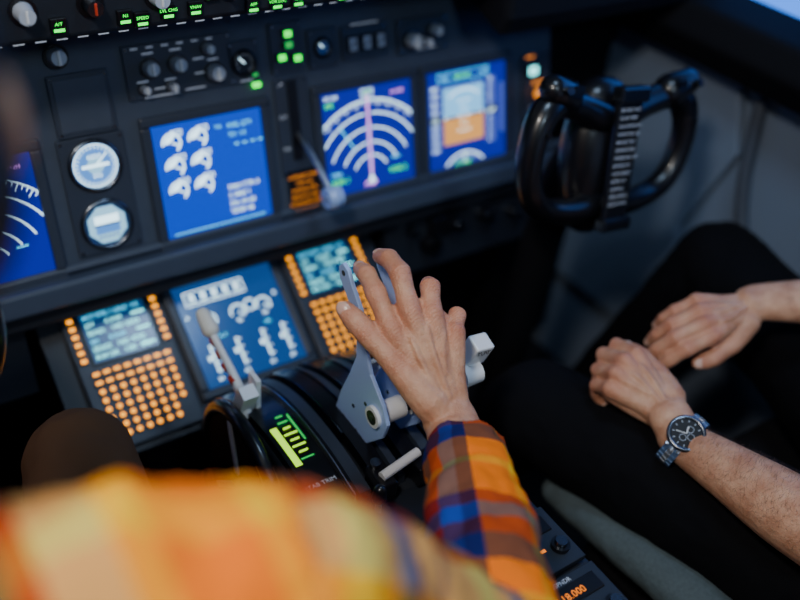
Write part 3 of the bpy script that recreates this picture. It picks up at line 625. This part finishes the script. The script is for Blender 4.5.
for kind,a,b in(('t',(-.52,-.87,.60),(-.49,-.82,1.05)),('a',(-.335,-.835,1.030),(-.131,-.849,.813)),('a2',(-.131,-.849,.813),tuple(CR_)),('a',(-.675,-.835,1.03),(-.77,-.74,.79)),('a2',(-.77,-.74,.79),tuple(CL_))):
    a=np.array(a);b=np.array(b);ab=b-a;L=np.linalg.norm(ab);t=np.clip((co-a)@ab/L**2,0,1); q=co-(a+t[:,None]*ab); dist=np.linalg.norm(q,axis=1)
    dd=dist-(.10 if kind=='t' else 0); msk=dd<best; best=np.where(msk,dd,best)
    if kind=='t': u_=co[:,0]+.02; v_=co[:,2]*.7-co[:,1]*.9
    else:
        t3=ab/L; x=np.cross(t3,[0,0,1]); x/=np.linalg.norm(x); y=np.cross(t3,x); u_=np.arctan2(q@y,q@x)*.055; v_=((co-a)@t3)+(.0 if kind=='a' else .28)
    pu=np.where(msk,u_,pu); pv=np.where(msk,v_,pv); kd=np.where(msk,1 if kind=='a2' else 0,kd)
setattr_f(o.data,'pu',pu+5); setattr_f(o.data,'pv',pv+5)
o.data.materials.append(PLAID2); nl_=len(o.data.polygons); ls=np.empty(nl_,int); o.data.polygons.foreach_get('loop_start',ls); lv=np.empty(len(o.data.loops),int); o.data.loops.foreach_get('vertex_index',lv)
o.data.polygons.foreach_set('material_index',kd[lv[ls]].astype(np.int32))
def trousers(name,parent,m,hips,knees,ankles,pelvis,rk=.068,disp=.012):
    g=Geo(); g.ell(pelvis,(.165,.13,.11),m)
    for h,k,a in zip(hips,knees,ankles):
        h=V(h);k=V(k);a=V(a); g.tube([h,h.lerp(k,.35),h.lerp(k,.7),k],[.098,.096,.084,rk],None,(0,0,1),m,22); g.tube([k,k.lerp(a,.3),k.lerp(a,.8),a],[rk,.068,.056,.054],None,(0,1,0),m,20)
    return g.organic(name,parent,.006,10,m,disp=disp,dsize=.07)
trousers('trousers',cap,TROUSB,[(-.44,-.87,.585),(-.62,-.87,.585)],[(-.325,-.32,.650),(-.73,-.34,.590)],[(-.34,-.20,.13),(-.70,-.22,.13)],(-.53,-.88,.585),rk=.064)
def shoes(parent,an):
    g=Geo()
    for x,y in an: g.tube([(x,y-.03,.06),(x,y+.06,.055),(x,y+.14,.045),(x,y+.20,.04)],[.04,.042,.045,.035],[.05,.045,.035,.028],(0,0,1),SHOE,16); g.box((x,y+.08,.012),(.08,.27,.024),SHOE)
    g.organic('shoes',parent,.005,3,SHOE)
shoes(cap,[(-.34,-.20),(-.70,-.22)])
def head(parent,c,yaw,pitch,neck,hair=HAIR):
    R=Euler((pitch,0,yaw)).to_matrix().to_4x4(); M=Matrix.Translation(c)@R; g=Geo(M)
    g.ell((0,-.008,.022),(.074,.094,.090),SKIN); g.ell((0,.035,-.045),(.056,.052,.058),SKIN); g.ell((0,.062,-.085),(.026,.022,.02),SKIN); g.ell((0,.05,.03),(.062,.045,.05),SKIN)
    g.tube([(0,.088,.012),(0,.104,-.020)],[.008,.013],None,(0,1,0),SKIN,12); g.tube([(-.015,.096,-.026),(.015,.096,-.026)],.007,None,(0,1,0),SKIN,10)
    g.tube([(-.045,.080,.028),(0,.092,.026),(.045,.080,.028)],.008,None,(0,0,1),SKIN,10); g.tube([(-.02,.085,-.055),(.02,.085,-.055)],.008,None,(0,0,1),SKIN,10)
    for s in(-1,1): g.ell((s*.078,-.005,-.005),(.009,.018,.032),SKIN,Euler((.2,0,s*.35)).to_matrix()); g.ell((s*.045,.055,-.02),(.022,.025,.022),SKIN)
    Mi=M.inverted(); nk=Mi@V(neck); g.tube([(0,-.02,-.04),V((0,-.02,-.04)).lerp(nk,.6),nk],[.052,.050,.056],None,(0,1,0),SKIN,20)
    o=g.organic('head',parent,.0035,5,SKIN); setattr_f(o.data,'red',np.zeros(len(o.data.vertices)))
    f=Geo(M)
    for s in(-1,1): f.ell((s*.031,.080,.008),(.0125,.010,.0085),EYEW); f.ell((s*.031,.0885,.008),(.0045,.002,.0045),EYED); f.tube([(s*.016,.096,.028),(s*.032,.096,.032),(s*.048,.086,.028)],.003,None,(0,0,1),hair,8)
    f.ell((0,.0915,-.055),(.021,.004,.006),LIP); f.done('face_features',parent)
    h=Geo(M); h.ell((0,-.024,.044),(.082,.098,.086),hair); h.ell((0,-.055,-.010),(.077,.062,.070),hair); h.tube([(-.05,.052,.085),(0,.066,.092),(.05,.052,.085)],.022,None,(0,0,1),hair,12)
    for s in(-1,1): h.ell((s*.070,.012,.030),(.014,.026,.04),hair)
    h.organic('hair',parent,.004,4,hair,disp=.006,dsize=.02)
head(cap,(-.4865,-.6835,1.292),-.04,-.22,(-.520,-.770,1.09))
# ---------------------------------------------------------------- first officer (right seat)
fo=empty('first_officer',(.53,-.98,.6))
W=(.343,-.655,.700)
JL,nl,Ll=pose(W,(-.14,.94,.22),(-.35,-.2,.9),False,[(38,55,35),(46,58,38),(50,60,40),(50,58,38)],tcurl=.25,sc=1.0,topen=.35,spread=.03)
eL=V((.330,-.900,.725)); wc=V((.3355,-.683,.684))
build_hand('hand_left',fo,JL,nl,tuple(Ll),[((.341,-.648,.699),.029,.021),((.338,-.668,.692),.029,.0225),(wc,.029,.024),(wc.lerp(eL,.35),.037,.032),(wc.lerp(eL,.7),.045,.041),(eL,.045,.043)],1.14,.002,hairs=1300)
JR,nr,Lr=pose((.572,-.582,.752),(-1,.18,-.10),(-.1,-.35,.93),True,[(18,28,15),(22,32,20),(26,34,22),(28,34,22)],tcurl=.2,sc=.98,topen=.45,spread=.03)
eR=V((.800,-.800,.830))
build_hand('hand_right',fo,JR,nr,tuple(Lr),[((.568,-.581,.752),.028,.020),((.585,-.588,.756),.029,.0215),(V((.585,-.588,.756)).lerp(eR,.35),.038,.032),(V((.585,-.588,.756)).lerp(eR,.75),.045,.041),(eR,.045,.042)],1.12,.002,hairs=1100)
trousers('trousers',fo,TROUS,[(.435,-.96,.60),(.625,-.96,.60)],[(.300,-.47,.570),(.765,-.40,.645)],[(.34,-.22,.13),(.72,-.20,.13)],(.53,-.99,.60),rk=.078)
shoes(fo,[(.34,-.22),(.72,-.20)])
g=Geo(); g.tube([(.53,-1.0,.62),(.53,-1.02,.78),(.53,-1.06,.95),(.53,-1.07,1.07)],[.155,.155,.165,.12],[.125,.12,.11,.075],(0,-1,0),WSHIRT,28,3)
for sh,el in(((.355,-1.06,1.06),eL),((.705,-1.06,1.06),eR)):
    sh=V(sh); g.tube([(.53,-1.06,1.10),sh],[.06,.066],None,(0,0,1),WSHIRT,20); g.tube([sh,sh.lerp(el,.35),sh.lerp(el,.68)],[.068,.062,.058],None,(0,0,1),WSHIRT,22,capf=.2)
g.tube([(.53,-1.055,1.12),(.53,-1.045,1.155)],[.06,.056],None,(0,0,1),WSHIRT,20,2,1)
g.organic('white_shirt',fo,.006,8,WSHIRT,disp=.012,dsize=.07)
g=Geo()
for sh,el in(((.355,-1.06,1.06),eL),((.705,-1.06,1.06),eR)): g.tube([V(sh).lerp(el,.5),el],[.046,.044],None,(0,0,1),SKIN,20)
o=g.organic('upper_arms',fo,.004,3,SKIN); setattr_f(o.data,'red',np.zeros(len(o.data.vertices)))
head(fo,(.53,-.99,1.31),.25,-.35,(.53,-1.05,1.12))
nw=V((-.44,-.28,.85)).normalized(); ad=V((.0,.98,-.12)); ad=(ad-nw*ad.dot(nw)).normalized()
sdv=ad.cross(nw).normalized(); c0=wc+nw*.028
MW=Matrix(((sdv.x,ad.x,nw.x,c0.x),(sdv.y,ad.y,nw.y,c0.y),(sdv.z,ad.z,nw.z,c0.z),(0,0,0,1)))
g=Geo(MW); g.cyl((0,0,-.005),(0,0,.005),.0240,m=STEELB,n=40); g.torus((0,0,.005),(0,0,1),.0215,.0030,STEEL,40,8); g.cyl((0,0,.004),(0,0,.0058),.0196,m=BLACK,n=36)
for a in(-.35,0,.35): g.cyl((-.022*math.cos(a),-.022*math.sin(a),0),(-.028*math.cos(a),-.028*math.sin(a),0),.0028,m=STEELB,n=10)
g.done('watch_case',fo,.0006)
d=Geo(MW)
for i in range(12): a=math.radians(30*i); d.line((.0148*math.cos(a),.0148*math.sin(a)),(.0178*math.cos(a),.0178*math.sin(a)),.0010,.0060,KNOB)
for u,v in((-.007,0),(.007,0),(0,-.007)): d.arc(u,v,.0042,.0006,0,360,.0060,KNOB,18)
d.line((0,0),(.009,.004),.0013,.0062,WHITEP); d.line((0,0),(-.006,.012),.0010,.0064,WHITEP); d.done('watch_face',fo)
g=Geo(MW)
for i in range(24):
    a=math.radians(34+ (292/23)*i); rx,rz=.0370,.0310; cx_,cz_=rx*math.sin(a),-.0290+rz*math.cos(a)
    g.box((cx_,0,cz_),(.0092,.022,.0034),LEATHER,Matrix.Rotation(a,3,'Y')); g.box((cx_*1.02,0,-.029+(cz_+.029)*1.02),(.0082,.008,.0036),STEELB,Matrix.Rotation(a,3,'Y'))
g.done('watch_bracelet',fo,.0008)
# ---------------------------------------------------------------- seats
def seat(cx,y0,back,mt,bol=None):
    e=empty('pilot_seat',(cx,y0,.3)); g=Geo()
    g.box((cx,y0,.455),(.46,.50,.07),mt); g.box((cx,y0-.0,.40),(.48,.50,.06),SEATB); g.box((cx,back,.82),(.44,.10,.66),mt,Euler((.12,0,0)).to_matrix()); g.done('cushions',e,.028,4)
    g=Geo(); g.box((cx,y0-.04,.20),(.26,.30,.36),SEATB); g.box((cx,y0,.03),(.40,.46,.05),SEATB)
    g.done('frame',e,.01)
    if bol:
        g=Geo(); g.tube([(.285,-.56,.490),(.280,-.66,.515),(.285,-.80,.530),(.30,-.95,.530),(.32,-1.05,.525)],[.030,.036,.038,.038,.03],[.024,.03,.032,.032,.026],(0,0,1),SEATF,18,4); g.organic('side_bolster',e,.004,4,SEATF,disp=.006,dsize=.04)
seat(-.53,-.88,-1.10,SEATB); seat(.54,-.86,-1.22,SEATB,True)
# ---------------------------------------------------------------- lights
def area(name,loc,tgt,size,power,col):
    l=bpy.data.lights.new(name,'AREA'); l.size=size; l.energy=power; l.color=col; l.shape='DISK'
    o=bpy.data.objects.new(name,l); o.location=loc; o.rotation_euler=(V(tgt)-V(loc)).to_track_quat('-Z','Y').to_euler(); COL.objects.link(o)
area('dome_light',(-.75,-.95,2.05),(.0,-.5,.8),.20,12,(1,.93,.84))
area('panel_fill_light',(-.15,-1.85,2.0),(.0,0,.9),.25,6.5,(.62,.82,1))  # added fill, no real lamp: brightens the instrument panel under the glareshield
area('dome_light_right',(.25,-.55,2.05),(.85,-.1,.65),.3,6,(.50,.72,1))
w=bpy.data.worlds.new('World'); bpy.context.scene.world=w; w.use_nodes=True; w.node_tree.nodes['Background'].inputs[0].default_value=(.08,.14,.28,1); w.node_tree.nodes['Background'].inputs[1].default_value=.06
# ---------------------------------------------------------------- camera
cd=bpy.data.cameras.new('Camera'); cam=bpy.data.objects.new('Camera',cd); COL.objects.link(cam)
cam.location=(-.4833,-1.1069,1.4985); cam.rotation_euler=(.9137,-.0942,-.5916); cd.sensor_width=36; cd.lens=40.45; cd.clip_start=.02
cd.dof.use_dof=True; cd.dof.focus_distance=1.05; cd.dof.aperture_fstop=1.45
bpy.context.scene.camera=cam
